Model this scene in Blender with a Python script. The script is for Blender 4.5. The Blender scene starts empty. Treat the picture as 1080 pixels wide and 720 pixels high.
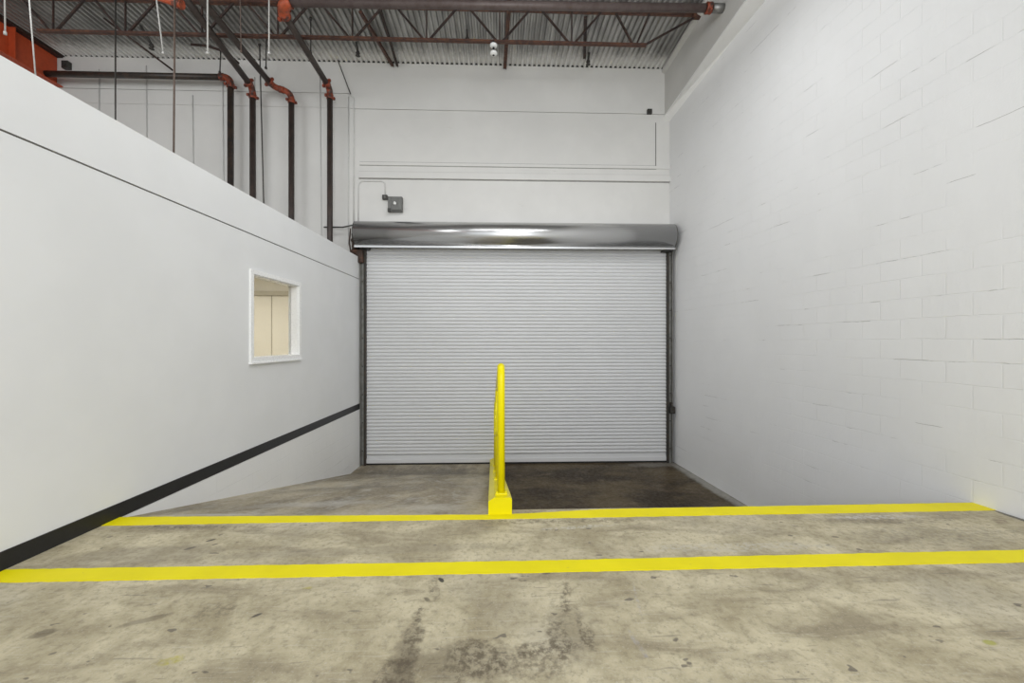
import bpy, bmesh, math, random
from mathutils import Vector, Matrix
random.seed(7)
sc = bpy.context.scene
COL = sc.collection

# ------------------------------------------------------------------ camera
F_PX = 435.0
cam_d = bpy.data.cameras.new('camera'); cam = bpy.data.objects.new('camera', cam_d); COL.objects.link(cam)
cam_d.sensor_width = 36.0; cam_d.sensor_fit = 'HORIZONTAL'; cam_d.lens = 36.0 * F_PX / 1080.0
cam_d.clip_start = 0.02; cam_d.clip_end = 200
cam.location = (0, 0, 1.38)
cam.rotation_euler = (math.pi / 2, 0, -math.atan(14 / F_PX))
sc.camera = cam
# ------------------------------------------------------------------ world, lights, exposure
w = bpy.data.worlds.new('world'); sc.world = w; w.use_nodes = True
w.node_tree.nodes['Background'].inputs[0].default_value = (0.93, 0.97, 1.0, 1)
w.node_tree.nodes['Background'].inputs[1].default_value = 1.22
sc.view_settings.view_transform = 'Standard'; sc.view_settings.look = 'None'
sc.view_settings.exposure = 0.08; sc.view_settings.gamma = 1.0
sc.view_settings.use_curve_mapping = False

def area(name, loc, rot, sx, sy, watts, color=(1, 1, 1)):
    d = bpy.data.lights.new(name, 'AREA'); d.shape = 'RECTANGLE'; d.size = sx; d.size_y = sy
    d.energy = watts; d.color = color
    o = bpy.data.objects.new(name, d); o.location = loc; o.rotation_euler = [math.radians(a) for a in rot]
    COL.objects.link(o); return o
LC = (0.97, 0.985, 1.0)
area('front_fill', (0.3, -3.7, 3.3), (78, 0, 0), 4.6, 2.0, 260, LC)  # added fill behind the camera for even frontal light
area('back_wall_fill', (0.6, 3.1, 5.9), (62, 0, 0), 3.0, 0.9, 40, LC)  # added unseen light, tilted to brighten the back wall and door
area('ramp_fill', (-0.1, 5.0, 6.0), (0, 0, 0), 5.6, 0.6, 84, LC)  # added downlight for ramp and lower walls, wide for the hood highlight
area('floor_fill', (0.3, 1.2, 6.4), (0, 0, 0), 2.4, 0.8, 38, LC)  # added downlight brightening the near floor
area('storage_fill', (-6.3, 4.0, 6.2), (60, 0, 0), 2.2, 0.9, 44, LC)  # added unseen light brightening the far left back wall
area('office_lamp', (-4.6, 6.2, 2.66), (0, 0, 0), 1.2, 0.6, 62, (1.0, 0.94, 0.82))

# ------------------------------------------------------------------ node helpers
class NT:
    def __init__(s, name, rough=0.6, metal=0.0):
        s.m = bpy.data.materials.new(name); s.m.use_nodes = True
        s.t = s.m.node_tree; s.b = s.t.nodes['Principled BSDF']
        s.b.inputs['Roughness'].default_value = rough; s.b.inputs['Metallic'].default_value = metal
        s.co = s.t.nodes.new('ShaderNodeTexCoord').outputs['Object']
    def n(s, typ, **kw):
        nd = s.t.nodes.new(typ)
        for k, v in kw.items(): setattr(nd, k, v)
        return nd
    def put(s, sock, v):
        if hasattr(v, 'is_output') and v.is_output: s.t.links.new(v, sock)
        else: sock.default_value = v
    def mapping(s, scale=(1, 1, 1), rot=(0, 0, 0), loc=(0, 0, 0), co=None):
        m = s.n('ShaderNodeMapping'); s.t.links.new(co or s.co, m.inputs[0])
        m.inputs['Scale'].default_value = scale; m.inputs['Rotation'].default_value = rot; m.inputs['Location'].default_value = loc
        return m.outputs[0]
    def noise(s, scale, detail=4, rough=0.55, co=None, dist=0.0):
        n = s.n('ShaderNodeTexNoise'); s.t.links.new(co or s.co, n.inputs['Vector'])
        n.inputs['Scale'].default_value = scale; n.inputs['Detail'].default_value = detail
        n.inputs['Roughness'].default_value = rough; n.inputs['Distortion'].default_value = dist
        return n.outputs['Fac']
    def ramp(s, v, a, b, lo=0.0, hi=1.0):
        r = s.n('ShaderNodeMapRange'); r.interpolation_type = 'SMOOTHSTEP'
        s.put(r.inputs['Value'], v); r.inputs['From Min'].default_value = a; r.inputs['From Max'].default_value = b
        r.inputs['To Min'].default_value = lo; r.inputs['To Max'].default_value = hi
        return r.outputs[0]
    def math(s, op, a, b=0.0):
        m = s.n('ShaderNodeMath', operation=op); s.put(m.inputs[0], a); s.put(m.inputs[1], b); return m.outputs[0]
    def mix(s, fac, a, b, blend='MIX'):
        m = s.n('ShaderNodeMix', data_type='RGBA', blend_type=blend)
        s.put(m.inputs[0], fac)
        s.put(m.inputs[6], a if not isinstance(a, tuple) else (*a[:3], 1))
        s.put(m.inputs[7], b if not isinstance(b, tuple) else (*b[:3], 1))
        return m.outputs[2]
    def bump(s, h, strength=0.3, dist=0.01, normal=None):
        b = s.n('ShaderNodeBump'); b.inputs['Strength'].default_value = strength; b.inputs['Distance'].default_value = dist
        s.put(b.inputs['Height'], h)
        if normal: s.t.links.new(normal, b.inputs['Normal'])
        return b.outputs[0]
    def color(s, c): s.put(s.b.inputs['Base Color'], c if not isinstance(c, tuple) else (*c[:3], 1))
    def normal(s, nrm): s.t.links.new(nrm, s.b.inputs['Normal'])
    def blob(s, cx, cy, rx, ry, rot=0.0, wob=0.35, soft=0.55, wn=None):
        """wobbly elliptical mask on the floor (0..1)"""
        v = s.mapping(loc=(-cx, -cy, 0))
        v = s.mapping(rot=(0, 0, -rot), co=v)
        v = s.mapping(scale=(1 / rx, 1 / ry, 0.0), co=v)
        l = s.n('ShaderNodeVectorMath', operation='LENGTH'); s.t.links.new(v, l.inputs[0])
        d = s.math('ADD', l.outputs['Value'], s.math('MULTIPLY', s.math('SUBTRACT', wn, 0.5), wob * 4))
        return s.ramp(d, 1.0, soft, 0, 1)

def lin(r, g, b):
    f = lambda c: (c / 255 / 12.92) if c / 255 <= .04045 else ((c / 255 + .055) / 1.055) ** 2.4
    return (f(r), f(g), f(b))

def plain(name, col, rough=0.6, metal=0.0, var=0.12, scale=14, bump=0.12):
    t = NT(name, rough, metal)
    n = t.noise(scale, 5); n2 = t.noise(scale * 6, 3)
    dark = tuple(c * (1 - var * 2) for c in col)
    t.color(t.mix(t.ramp(n, 0.35, 0.7), dark, col))
    t.put(t.b.inputs['Roughness'], t.ramp(n2, 0.3, 0.7, max(0.05, rough - 0.08), min(1, rough + 0.1)))
    if bump: t.normal(t.bump(n2, bump, 0.003))
    return t.m

# smooth painted drywall
def drywall():
    t = NT('white_drywall_paint', 0.62)
    n = t.noise(1.4, 4); f = t.noise(120, 3)
    t.color(t.mix(t.ramp(n, 0.35, 0.7), (0.74, 0.745, 0.75), (0.77, 0.775, 0.78)))
    h = t.math('ADD', t.math('MULTIPLY', f, 0.15), t.noise(9, 4))
    t.normal(t.bump(h, 0.12, 0.006)); return t.m
# painted block (courses .2 m high), joints only partly readable under the paint
def block(name, base, axis='Y', strength=1.0, crack=0.5, rough=0.6, angle=0.0):
    t = NT(name, rough)
    # blocks are laid out along the wall (axis) and Z
    sep = t.n('ShaderNodeSeparateXYZ'); t.t.links.new(t.co, sep.inputs[0])
    cmb = t.n('ShaderNodeCombineXYZ')
    wob = t.noise(3.0, 3)
    t.put(cmb.inputs[0], sep.outputs[1 if axis == 'Y' else 0])
    t.put(cmb.inputs[1], t.math('ADD', sep.outputs[2], t.math('MULTIPLY', t.math('SUBTRACT', wob, 0.5), 0.03)))
    br = t.n('ShaderNodeTexBrick'); t.t.links.new(cmb.outputs[0], br.inputs['Vector'])
    br.inputs['Scale'].default_value = 1.0; br.inputs['Brick Width'].default_value = 0.4; br.inputs['Row Height'].default_value = 0.2
    br.inputs['Mortar Size'].default_value = 0.006; br.inputs['Mortar Smooth'].default_value = 0.4
    br.offset = 0.5
    mort = br.outputs['Fac']
    m1 = t.ramp(t.noise(1.1, 5), 0.36, 0.58)            # where the joints show at all
    br2 = t.n('ShaderNodeTexBrick'); t.t.links.new(cmb.outputs[0], br2.inputs['Vector'])
    br2.inputs['Scale'].default_value = 1.0; br2.inputs['Brick Width'].default_value = 400.0; br2.inputs['Row Height'].default_value = 0.2
    br2.inputs['Mortar Size'].default_value = 0.0022; br2.inputs['Mortar Smooth'].default_value = 0.2
    m2 = t.ramp(t.noise(1.7, 6, 0.6, co=t.mapping(scale=(1, 1, 2.2), loc=(3.1, 5.3, 1.7))), 0.575, 0.64)   # open hairline cracks
    crk = t.math('MULTIPLY', br2.outputs['Fac'], m2)
    pit = t.ramp(t.noise(5, 2, co=t.mapping(loc=(9, 2, 4))), 0.80, 0.83)
    n = t.noise(0.9, 4)
    c = t.mix(t.ramp(n, 0.35, 0.7), tuple(x * 0.965 for x in base), base)
    c = t.mix(t.math('MULTIPLY', crk, crack), c, (0.25, 0.24, 0.23))
    c = t.mix(t.math('MULTIPLY', pit, 0.6), c, (0.3, 0.29, 0.27))
    t.color(c)
    drips = t.noise(2.2, 5, 0.6, co=t.mapping(scale=(1, 1, 0.5)))
    fine = t.noise(55, 4)
    h = t.math('SUBTRACT', t.math('ADD', t.math('MULTIPLY', drips, 1.3), t.math('MULTIPLY', fine, 0.10)),
               t.math('ADD', t.math('MULTIPLY', t.math('MULTIPLY', mort, m1), 0.38), t.math('MULTIPLY', crk, 0.7)))
    t.normal(t.bump(h, 0.5 * strength, 0.016)); return t.m
def concrete_wall(name, base):
    t = NT(name, 0.65)
    n = t.noise(0.8, 6, 0.6); s = t.noise(6, 5, 0.65)
    c = t.mix(t.ramp(n, 0.35, 0.7), tuple(x * 0.93 for x in base), base)
    scuff = t.math('MULTIPLY', t.ramp(t.noise(2.3, 6, 0.75, co=t.mapping(scale=(1, 1, 2.5))), 0.64, 0.74), 0.25)
    c = t.mix(scuff, c, (0.36, 0.33, 0.29)); t.color(c)
    t.normal(t.bump(t.math('ADD', s, t.math('MULTIPLY', t.noise(40, 3), 0.2)), 0.18, 0.01)); return t.m

def floor_mat():
    t = NT('worn_concrete', 0.62)
    sw = t.mapping(rot=(0, 0, math.radians(-32)), scale=(1.0, 3.2, 1))      # trowel sweeps
    big = t.noise(0.75, 6, 0.6); mid = t.noise(2.6, 7, 0.65, dist=0.4); swp = t.noise(1.5, 6, 0.6, co=sw, dist=0.6)
    fin = t.noise(26, 6, 0.7); spk = t.noise(95, 3, 0.6); wn = t.noise(11, 5, 0.65)
    c = t.mix(t.ramp(mid, 0.32, 0.68), (0.345, 0.296, 0.188), (0.60, 0.535, 0.372))
    c = t.mix(t.ramp(swp, 0.46, 0.72), c, (0.29, 0.246, 0.162))
    c = t.mix(t.math('MULTIPLY', t.ramp(big, 0.5, 0.72), 0.55), c, (0.56, 0.52, 0.42))
    c = t.mix(t.math('MULTIPLY', t.ramp(fin, 0.46, 0.70), 0.5), c, (0.19, 0.162, 0.115))
    c = t.mix(t.math('MULTIPLY', t.ramp(spk, 0.55, 0.72), 0.4), c, (0.56, 0.54, 0.48))
    grit = t.ramp(t.noise(48, 3, 0.6, co=t.mapping(loc=(2, 7, 3))), 0.60, 0.70)
    c = t.mix(t.math('MULTIPLY', t.math('MULTIPLY', grit, t.ramp(mid, 0.45, 0.6)), 0.55), c, (0.16, 0.14, 0.105))
    rake = t.ramp(t.noise(5.5, 4, 0.6, co=t.mapping(rot=(0, 0, math.radians(34)), scale=(0.7, 13, 1), loc=(3, 1, 0))), 0.60, 0.68)
    c = t.mix(t.math('MULTIPLY', rake, 0.30), c, (0.60, 0.56, 0.47))
    # scratches
    scr = t.ramp(t.noise(3.5, 3, 0.5, co=t.mapping(rot=(0, 0, math.radians(-38)), scale=(1, 11, 1))), 0.66, 0.70)
    c = t.mix(t.math('MULTIPLY', scr, 0.45), c, (0.15, 0.135, 0.115))
    chips = t.ramp(t.noise(9.5, 2, 0.5, co=t.mapping(loc=(4, 8, 1), scale=(1, 1.6, 1))), 0.70, 0.735)
    c = t.mix(t.math('MULTIPLY', chips, 0.7), c, (0.11, 0.095, 0.08))
    rag = t.ramp(t.noise(30, 5, 0.7), 0.40, 0.62)
    def st(cx, cy, rx, ry, rot, amt, col=(0.105, 0.083, 0.055), ragged=True, wob=.35):
        nonlocal c
        m = t.blob(cx, cy, rx, ry, rot, wob=wob, wn=wn)
        if ragged: m = t.math('MULTIPLY', m, rag)
        c = t.mix(t.math('MULTIPLY', m, amt), c, col)
    st(-0.41, 1.80, 0.07, 0.35, 0.02, 0.45, ragged=False); st(-0.15, 1.78, 0.36, 0.16, 0, 0.4, ragged=False); st(0.36, 1.98, 0.16, 0.22, 0.1, 0.25, ragged=False)
    st(-0.40, 1.93, 0.05, 0.24, 0.02, 0.75)
    for q, (x, y) in enumerate(((-.372, 2.30), (-.385, 2.22), (-.395, 2.14), (-.40, 2.06))): st(x, y, .018, .034, .2 + q * .5, .65, (0.085, 0.07, 0.05), q % 2 == 0, .5)
    st(-0.365, 2.33, 0.035, 0.16, 0.25, 0.5)
    st(-0.33, 2.395, 0.016, 0.035, 0.6, 0.95, (0.05, 0.045, 0.04), False, .45)
    st(-0.10, 1.79, 0.17, 0.16, 0, 0.85); st(-0.42, 1.70, 0.12, 0.16, 0, 0.8)
    st(0.16, 1.76, 0.2, 0.11, 0, 0.55)
    st(0.28, 1.93, 0.07, 0.17, 0, 0.65, wob=.2); st(0.22, 1.85, 0.22, 0.06, 0.1, 0.7, wob=.2)
    st(0.415, 1.92, 0.045, 0.12, 0.1, 0.75, wob=.15); st(0.40, 2.02, 0.03, 0.05, 0.5, 0.6, wob=.15)
    st(0.36, 2.22, 0.035, 0.16, -0.25, 0.7, wob=.25); st(0.38, 2.11, 0.06, 0.05, 0, .55)
    # pale blue chalk line and green-yellow paint spots
    st(0.74, 2.18, 0.012, 0.17, -0.18, 0.3, (0.38, 0.38, 0.44), True, .25); st(0.635, 1.86, 0.016, 0.13, 0.15, 0.4, (0.32, 0.32, 0.38), True, .25)
    st(-1.42, 1.83, 0.07, 0.035, 0.4, 0.7, (0.42, 0.38, 0.04)); st(2.25, 1.82, 0.035, 0.022, 0, 0.75, (0.33, 0.33, 0.05), False, .1)
    st(-1.05, 2.35, 0.05, 0.015, 0.2, 0.5, (0.45, 0.40, 0.05)); st(2.34, 1.72, 0.03, 0.02, 0, 0.7, (0.33, 0.33, 0.05), False, .1)
    st(-1.45, 2.16, 0.14, 0.08, 0.3, 0.5); st(-1.75, 2.10, 0.14, 0.03, 0.45, 0.45, ragged=False); st(-2.15, 2.02, 0.06, 0.04, 0.5, 0.6, ragged=False)
    for x, y, r in ((-2.0, 2.93, .035), (-1.93, 2.87, .025), (-2.06, 2.82, .04), (-1.80, 2.90, .012), (-1.22, 2.12, .03)):
        st(x, y, r, r * .45, 0.7, 0.85, (0.06, 0.05, 0.045), False, .1)
    # dark dirt along the lines' edges and the slab rim near the dock
    st(0.4, 3.16, 0.9, 0.05, 0, 0.55); st(-2.3, 3.14, 0.6, 0.04, 0, 0.6); st(3.0, 3.1, 0.7, 0.09, 0, 0.5, (0.17, 0.145, 0.12))
    st(3.0, 3.15, 0.5, 0.045, 0, 0.75, (0.62, 0.60, 0.55)); st(0.6, 3.05, 0.35, 0.03, 0.1, 0.6, (0.6, 0.58, 0.52)); st(1.6, 2.72, 0.8, 0.07, 0, 0.5, (0.55, 0.53, 0.47))
    st(4.055, 2.9, 0.035, 0.55, 0.03, 0.9, (0.10, 0.09, 0.08), False, .25); st(3.85, 3.05, 0.12, 0.05, 0.5, 0.7, (0.20, 0.15, 0.11))
    st(3.2, 2.85, 0.9, 0.16, 0, 0.45, (0.22, 0.20, 0.17)); st(-2.3, 2.75, 0.6, 0.14, 0.1, 0.4, (0.24, 0.21, 0.16), False)
    st(-0.9, 2.75, 1.3, 0.07, 0.05, 0.3, (0.24, 0.21, 0.16), False)
    t.color(c)
    t.put(t.b.inputs['Roughness'], t.ramp(fin, 0.3, 0.7, 0.45, 0.75))
    h = t.math('ADD', t.math('MULTIPLY', fin, 0.5), t.math('ADD', t.math('MULTIPLY', mid, 0.6), t.math('MULTIPLY', chips, -0.5)))
    t.b.inputs['Specular IOR Level'].default_value = 0.3
    t.normal(t.bump(h, 0.25, 0.01)); return t.m
def ramp_mat():
    t = NT('ramp_concrete', 0.6)
    sw = t.mapping(rot=(0, 0, math.radians(20)), scale=(1.5, 0.55, 1))
    big = t.noise(0.7, 5, 0.6, co=sw); mid = t.noise(3.2, 7, 0.7, dist=0.5, co=t.mapping(scale=(1.3, 0.6, 1))); fin = t.noise(24, 5, 0.7)
    c = t.mix(t.ramp(big, 0.38, 0.6), (0.235, 0.195, 0.128), (0.46, 0.40, 0.285))
    c = t.mix(t.math('MULTIPLY', t.ramp(mid, 0.48, 0.7), 0.65), c, (0.5, 0.48, 0.43))
    c = t.mix(t.math('MULTIPLY', t.ramp(fin, 0.5, 0.75), 0.4), c, (0.10, 0.085, 0.065))
    c = t.mix(t.math('MULTIPLY', t.ramp(t.noise(1.3, 5, 0.6, co=t.mapping(rot=(0, 0, math.radians(-35)), scale=(2.2, .6, 1), loc=(5, 0, 2))), .5, .66), .55), c, (0.13, 0.11, 0.082))
    wn = t.noise(5, 5, 0.65)
    for a in ((-1.4, 8.0, 1.9, 0.8, 0, 0.7, (0.11, 0.095, 0.078)), (-0.6, 3.7, 0.5, 0.3, 0, 0.6, (0.5, 0.47, 0.41)), (-0.25, 5.0, .14, 1.2, 0, .5, (0.47, 0.42, 0.36)),
              (-1.7, 4.0, 0.9, 0.25, 0.2, 0.55, (0.47, 0.45, 0.41)), (-2.0, 5.4, 1.2, 0.35, 0.45, 0.55, (0.14, 0.125, 0.1)), (-2.3, 3.45, .6, .06, 0, .6, (.55, .54, .5))):
        m = t.blob(a[0], a[1], a[2], a[3], a[4], wob=.4, soft=.2, wn=wn)
        c = t.mix(t.math('MULTIPLY', m, a[5]), c, a[6])
    t.color(c); t.put(t.b.inputs['Roughness'], t.ramp(fin, 0.3, 0.7, 0.4, 0.7))
    t.normal(t.bump(t.math('ADD', fin, mid), 0.25, 0.008)); return t.m
def pit_mat():
    t = NT('dock_concrete', 0.45)
    sw = t.mapping(rot=(0, 0, math.radians(25)), scale=(1.0, 1.9, 1))
    big = t.noise(0.9, 6, 0.65, co=sw); fin = t.noise(20, 6, 0.7); mid = t.noise(4, 6, 0.65)
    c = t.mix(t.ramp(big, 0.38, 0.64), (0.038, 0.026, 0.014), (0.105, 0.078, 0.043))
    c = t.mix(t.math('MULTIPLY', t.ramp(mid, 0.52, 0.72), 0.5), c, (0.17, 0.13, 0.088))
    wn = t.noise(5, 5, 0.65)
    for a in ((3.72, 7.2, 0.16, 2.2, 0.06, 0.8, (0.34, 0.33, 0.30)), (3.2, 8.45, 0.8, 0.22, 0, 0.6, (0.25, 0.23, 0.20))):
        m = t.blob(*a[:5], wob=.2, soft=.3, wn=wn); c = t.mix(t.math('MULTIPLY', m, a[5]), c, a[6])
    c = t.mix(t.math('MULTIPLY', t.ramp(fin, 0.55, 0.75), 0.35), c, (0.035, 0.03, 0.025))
    t.color(c); t.put(t.b.inputs['Roughness'], t.ramp(fin, 0.3, 0.7, 0.35, 0.6))
    t.b.inputs['Specular IOR Level'].default_value = 0.2
    t.normal(t.bump(fin, 0.2, 0.008)); return t.m
def yellow_mat(name, rough=0.45, wear=0.0):
    t = NT(name, rough)
    n = t.noise(2.5, 5); f = t.noise(30, 4, 0.7)
    c = t.mix(t.ramp(n, 0.35, 0.65), (0.76, 0.655, 0.002), (0.82, 0.71, 0.003))
    if wear: c = t.mix(t.math('MULTIPLY', t.ramp(f, 0.66, 0.74), wear), c, (0.35, 0.30, 0.10))
    t.color(c); t.normal(t.bump(f, 0.15, 0.004)); t.b.inputs['Specular IOR Level'].default_value = 0.22; return t.m
def galv(name, base=(0.60, 0.60, 0.60), rough=0.25):
    t = NT(name, rough, 0.9)
    n = t.noise(0.6, 3, co=t.mapping(scale=(1, 2, 2)))
    t.color(t.mix(t.ramp(n, 0.3, 0.7), tuple(x * 0.95 for x in base), base))
    t.put(t.b.inputs['Roughness'], t.ramp(n, 0.3, 0.7, rough - 0.02, rough + 0.03)); return t.m
def deck_mat():
    t = NT('galvanised_deck', 0.42, 0.75)
    n = t.noise(2.0, 5, co=t.mapping(scale=(3, 0.5, 1))); f = t.noise(10, 5, 0.7, co=t.mapping(scale=(1, 0.3, 1)))
    c = t.mix(t.ramp(n, 0.3, 0.7), (0.26, 0.255, 0.245), (0.46, 0.455, 0.44))
    c = t.mix(t.math('MULTIPLY', t.ramp(f, 0.66, 0.76), 0.6), c, (0.55, 0.54, 0.50))
    sp = t.n('ShaderNodeSeparateXYZ'); t.t.links.new(t.co, sp.inputs[0])
    ov = t.ramp(t.math('ADD', sp.outputs[1], t.math('MULTIPLY', t.noise(9, 4, 0.7), 0.5)), 8.45, 9.0)     # white overspray next to the wall
    c = t.mix(ov, c, (0.75, 0.74, 0.72)); t.put(t.b.inputs['Metallic'], t.ramp(ov, 0, 1, 0.7, 0.0))
    t.color(c); return t.m
def rusty(name, base, rust, amt=0.5, rough=0.65, metal=0.2):
    t = NT(name, rough, metal)
    n = t.noise(9, 6, 0.7); f = t.noise(45, 4)
    t.color(t.mix(t.math('MULTIPLY', t.ramp(n, 0.42, 0.62), amt), base, rust))
    t.normal(t.bump(f, 0.3, 0.003)); return t.m

M = dict(
    dry=drywall(), block_r=block('white_painted_block', (0.80, 0.80, 0.80), 'Y', 1.0, 0.75),
    block_l=block('white_painted_block_ramp', (0.80, 0.80, 0.795), 'Y', 1.0, 0.3),
    backw=concrete_wall('off_white_wall_paint', (0.70, 0.69, 0.665)),
    beamw=concrete_wall('off_white_beam_paint', (0.62, 0.61, 0.585)), band_lit=concrete_wall('lit_band_white', (0.90, 0.895, 0.88)),  # band made whiter than the beam face to paint in light on it
    floor=floor_mat(), ramp=ramp_mat(), pit=pit_mat(),
    yline=yellow_mat('yellow_floor_paint', 0.5, 0.5), ymetal=yellow_mat('yellow_enamel', 0.32, 0.12), ykerb=yellow_mat('yellow_kerb_paint', 0.3, 0.3),
    black=plain('black_vinyl', (0.012, 0.012, 0.013), 0.42, 0, .1, 20, .05),
    slat=None, galv=galv('galvanised_hood'), galv_d=galv('dull_galvanised', (0.30, 0.295, 0.285), 0.5),
    deck=deck_mat(), roof=plain('roof_board', (0.03, 0.03, 0.03)),
    joist=rusty('red_oxide_primer', (0.060, 0.026, 0.019), (0.17, 0.070, 0.035), 0.6, 0.55, 0.0),
    brace=rusty('dark_rusty_steel', (0.030, 0.020, 0.018), (0.075, 0.035, 0.023), 0.6, 0.6, 0.1),
    pipe=rusty('black_steel_pipe', (0.030, 0.025, 0.022), (0.07, 0.045, 0.032), 0.7, 0.42, 0.1),
    pipe_b=rusty('brown_steel_pipe', (0.042, 0.032, 0.028), (0.065, 0.045, 0.037), 0.7, 0.5, 0.1),
    orange_d=rusty('worn_orange_fitting', (0.32, 0.060, 0.024), (0.05, 0.026, 0.02), 1.0, 0.5, 0.0),
    mauve=rusty('grey_brown_main_pipe', (0.115, 0.088, 0.082), (0.075, 0.050, 0.045), 0.7, 0.5, 0.1),
    orange=rusty('orange_grooved_fitting', (0.46, 0.085, 0.030), (0.10, 0.035, 0.02), 0.9, 0.5, 0.0),
    redox=rusty('orange_red_beam_paint', (0.50, 0.075, 0.022), (0.40, 0.06, 0.02), 0.6, 0.5, 0.0),
    guide=rusty('weathered_guide_steel', (0.035, 0.034, 0.030), (0.075, 0.055, 0.038), 0.6, 0.5, 0.4),
    guide_l=rusty('grey_guide_steel', (0.24, 0.24, 0.225), (0.13, 0.12, 0.10), 0.6, 0.5, 0.3),
    rust=rusty('rusted_bracket', (0.035, 0.022, 0.016), (0.11, 0.05, 0.028), 0.8, 0.7, 0.1),
    wire=plain('pale_hanger_rod', (0.62, 0.61, 0.58), 0.5), wire_d=plain('brown_hanger_rod', (0.13, 0.09, 0.07), 0.6),
    wire_k=plain('dark_hanger_rod', (0.05, 0.045, 0.04), 0.6), cwhite=plain('painted_conduit', (0.66, 0.655, 0.635), 0.5, 0, .04),
    boxg=plain('grey_enclosure', (0.17, 0.17, 0.16), 0.45, 0.3, .1), boxd=plain('dark_box_steel', (0.06, 0.058, 0.052), 0.5, 0.3),
    trim=plain('white_gloss_trim', (0.86, 0.86, 0.855), 0.3, 0, .01, 8, .02), cream=None, lampw=plain('white_porcelain', (0.85, 0.85, 0.83), 0.3, 0, .01),
    shade_line=plain('ledge_shade', (0.36, 0.355, 0.34), 0.8), gap=plain('joint_filler', (0.16, 0.15, 0.14), 0.8), dark=plain('dark_rubber', (0.02, 0.02, 0.02), 0.7),
)
M['slat'] = plain('grey_enamel_slats', (0.645, 0.645, 0.65), 0.45, 0.0, 0.012, 0.8, 0.0)
M['cream'] = plain('cream_room_paint', (0.68, 0.65, 0.585), 0.6, 0, 0.03, 1.0, 0.02)
M['creamdark'] = plain('beige_rail_paint', (0.40, 0.37, 0.31), 0.6, 0, 0.03)
g = NT('window_glass', 0.02); g.color((0.95, 0.97, 0.96)); g.b.inputs['Transmission Weight'].default_value = 1.0; g.b.inputs['IOR'].default_value = 1.02
M['glass'] = g.m

# ------------------------------------------------------------------ mesh helpers (all take WORLD coordinates)
class MB:
    def __init__(s): s.b = bmesh.new(); s.smooth = False
    def box(s, x0, x1, y0, y1, z0, z1, bevel=0.0):
        r = bmesh.ops.create_cube(s.b, size=1.0)
        for v in r['verts']: v.co = Vector((x0 + (v.co.x + .5) * (x1 - x0), y0 + (v.co.y + .5) * (y1 - y0), z0 + (v.co.z + .5) * (z1 - z0)))
        if bevel:
            es = list({e for v in r['verts'] for e in v.link_edges})
            bmesh.ops.bevel(s.b, geom=es, offset=bevel, segments=2, affect='EDGES', profile=0.5)
        return s
    def hexa(s, pts):
        """8 corners: 4 bottom (ccw), 4 top (same order)"""
        v = [s.b.verts.new(p) for p in pts]
        for f in ((3, 2, 1, 0), (4, 5, 6, 7), (0, 1, 5, 4), (1, 2, 6, 5), (2, 3, 7, 6), (3, 0, 4, 7)): s.b.faces.new([v[i] for i in f])
        return s
    def prism(s, ring, dirv):
        """polygon ring of points extruded along dirv"""
        a = [s.b.verts.new(p) for p in ring]; d = Vector(dirv)
        b = [s.b.verts.new(Vector(p) + d) for p in ring]
        s.b.faces.new(a); s.b.faces.new(list(reversed(b))); n = len(a)
        for i in range(n): s.b.faces.new([a[(i + 1) % n], a[i], b[i], b[(i + 1) % n]])
        return s
    def tube(s, pts, r, seg=12, cap=True):
        pts = [Vector(p) for p in pts]; n = len(pts); rs = r if isinstance(r, (list, tuple)) else [r] * n
        rings = []; up = None
        for i, p in enumerate(pts):
            if i == 0: d = pts[1] - pts[0]
            elif i == n - 1: d = pts[-1] - pts[-2]
            else: d = (pts[i + 1] - p).normalized() + (p - pts[i - 1]).normalized()
            d.normalize()
            if up is None: up = d.orthogonal().normalized()
            up = (up - d * up.dot(d)).normalized(); side = d.cross(up)
            k = 1.0
            if 0 < i < n - 1:
                c = (pts[i + 1] - p).normalized().dot((p - pts[i - 1]).normalized()); k = 1 / max(0.6, math.sqrt((1 + c) / 2))
            rings.append([s.b.verts.new(p + (up * math.cos(a) + side * math.sin(a)) * rs[i] * (k if k < 1.05 else 1.0)) for a in [2 * math.pi * j / seg for j in range(seg)]])
        for i in range(n - 1):
            for j in range(seg):
                f = s.b.faces.new([rings[i][j], rings[i][(j + 1) % seg], rings[i + 1][(j + 1) % seg], rings[i + 1][j]]); f.smooth = True
        if cap: s.b.faces.new(list(reversed(rings[0]))); s.b.faces.new(rings[-1])
        return s
    def bar(s, a, b, w, h=None, upv=(0, 0, 1)):
        a, b = Vector(a), Vector(b); h = h or w; d = (b - a).normalized(); u = Vector(upv)
        if abs(d.dot(u)) > 0.98: u = Vector((0, 1, 0))
        x = d.cross(u).normalized() * w / 2; y = x.cross(d).normalized() * h / 2
        ring = [a - x - y, a + x - y, a + x + y, a - x + y]
        return s.prism(ring, b - a)
def obj(name, mb, mat, parent=None, loc=None, label=None, mods=None):
    b = mb.b; bmesh.ops.recalc_face_normals(b, faces=b.faces)
    base = Vector(loc) if loc is not None else (Vector(parent['_w']) if parent is not None else Vector((0, 0, 0)))
    me = bpy.data.meshes.new(name)
    for v in b.verts: v.co -= base
    b.to_mesh(me); b.free(); me.materials.append(mat)
    o = bpy.data.objects.new(name, me); COL.objects.link(o)
    if parent is not None: o.parent = parent
    else: o.location = base
    o['_w'] = tuple(base)
    if label: o['label'] = label
    return o
def thing(name, loc, label, cat, group=None):
    o = bpy.data.objects.new(name, None); COL.objects.link(o); o.location = loc; o['_w'] = tuple(loc); o.empty_display_size = 0.1
    o['label'] = label; o['category'] = cat
    if group: o['group'] = group
    return o
def tag(o, label, cat, group=None):
    o['label'] = label; o['category'] = cat
    if group: o['group'] = group
    return o
def struct(o, label=None):
    o['kind'] = 'structure'
    if label: o['label'] = label
    return o

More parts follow.
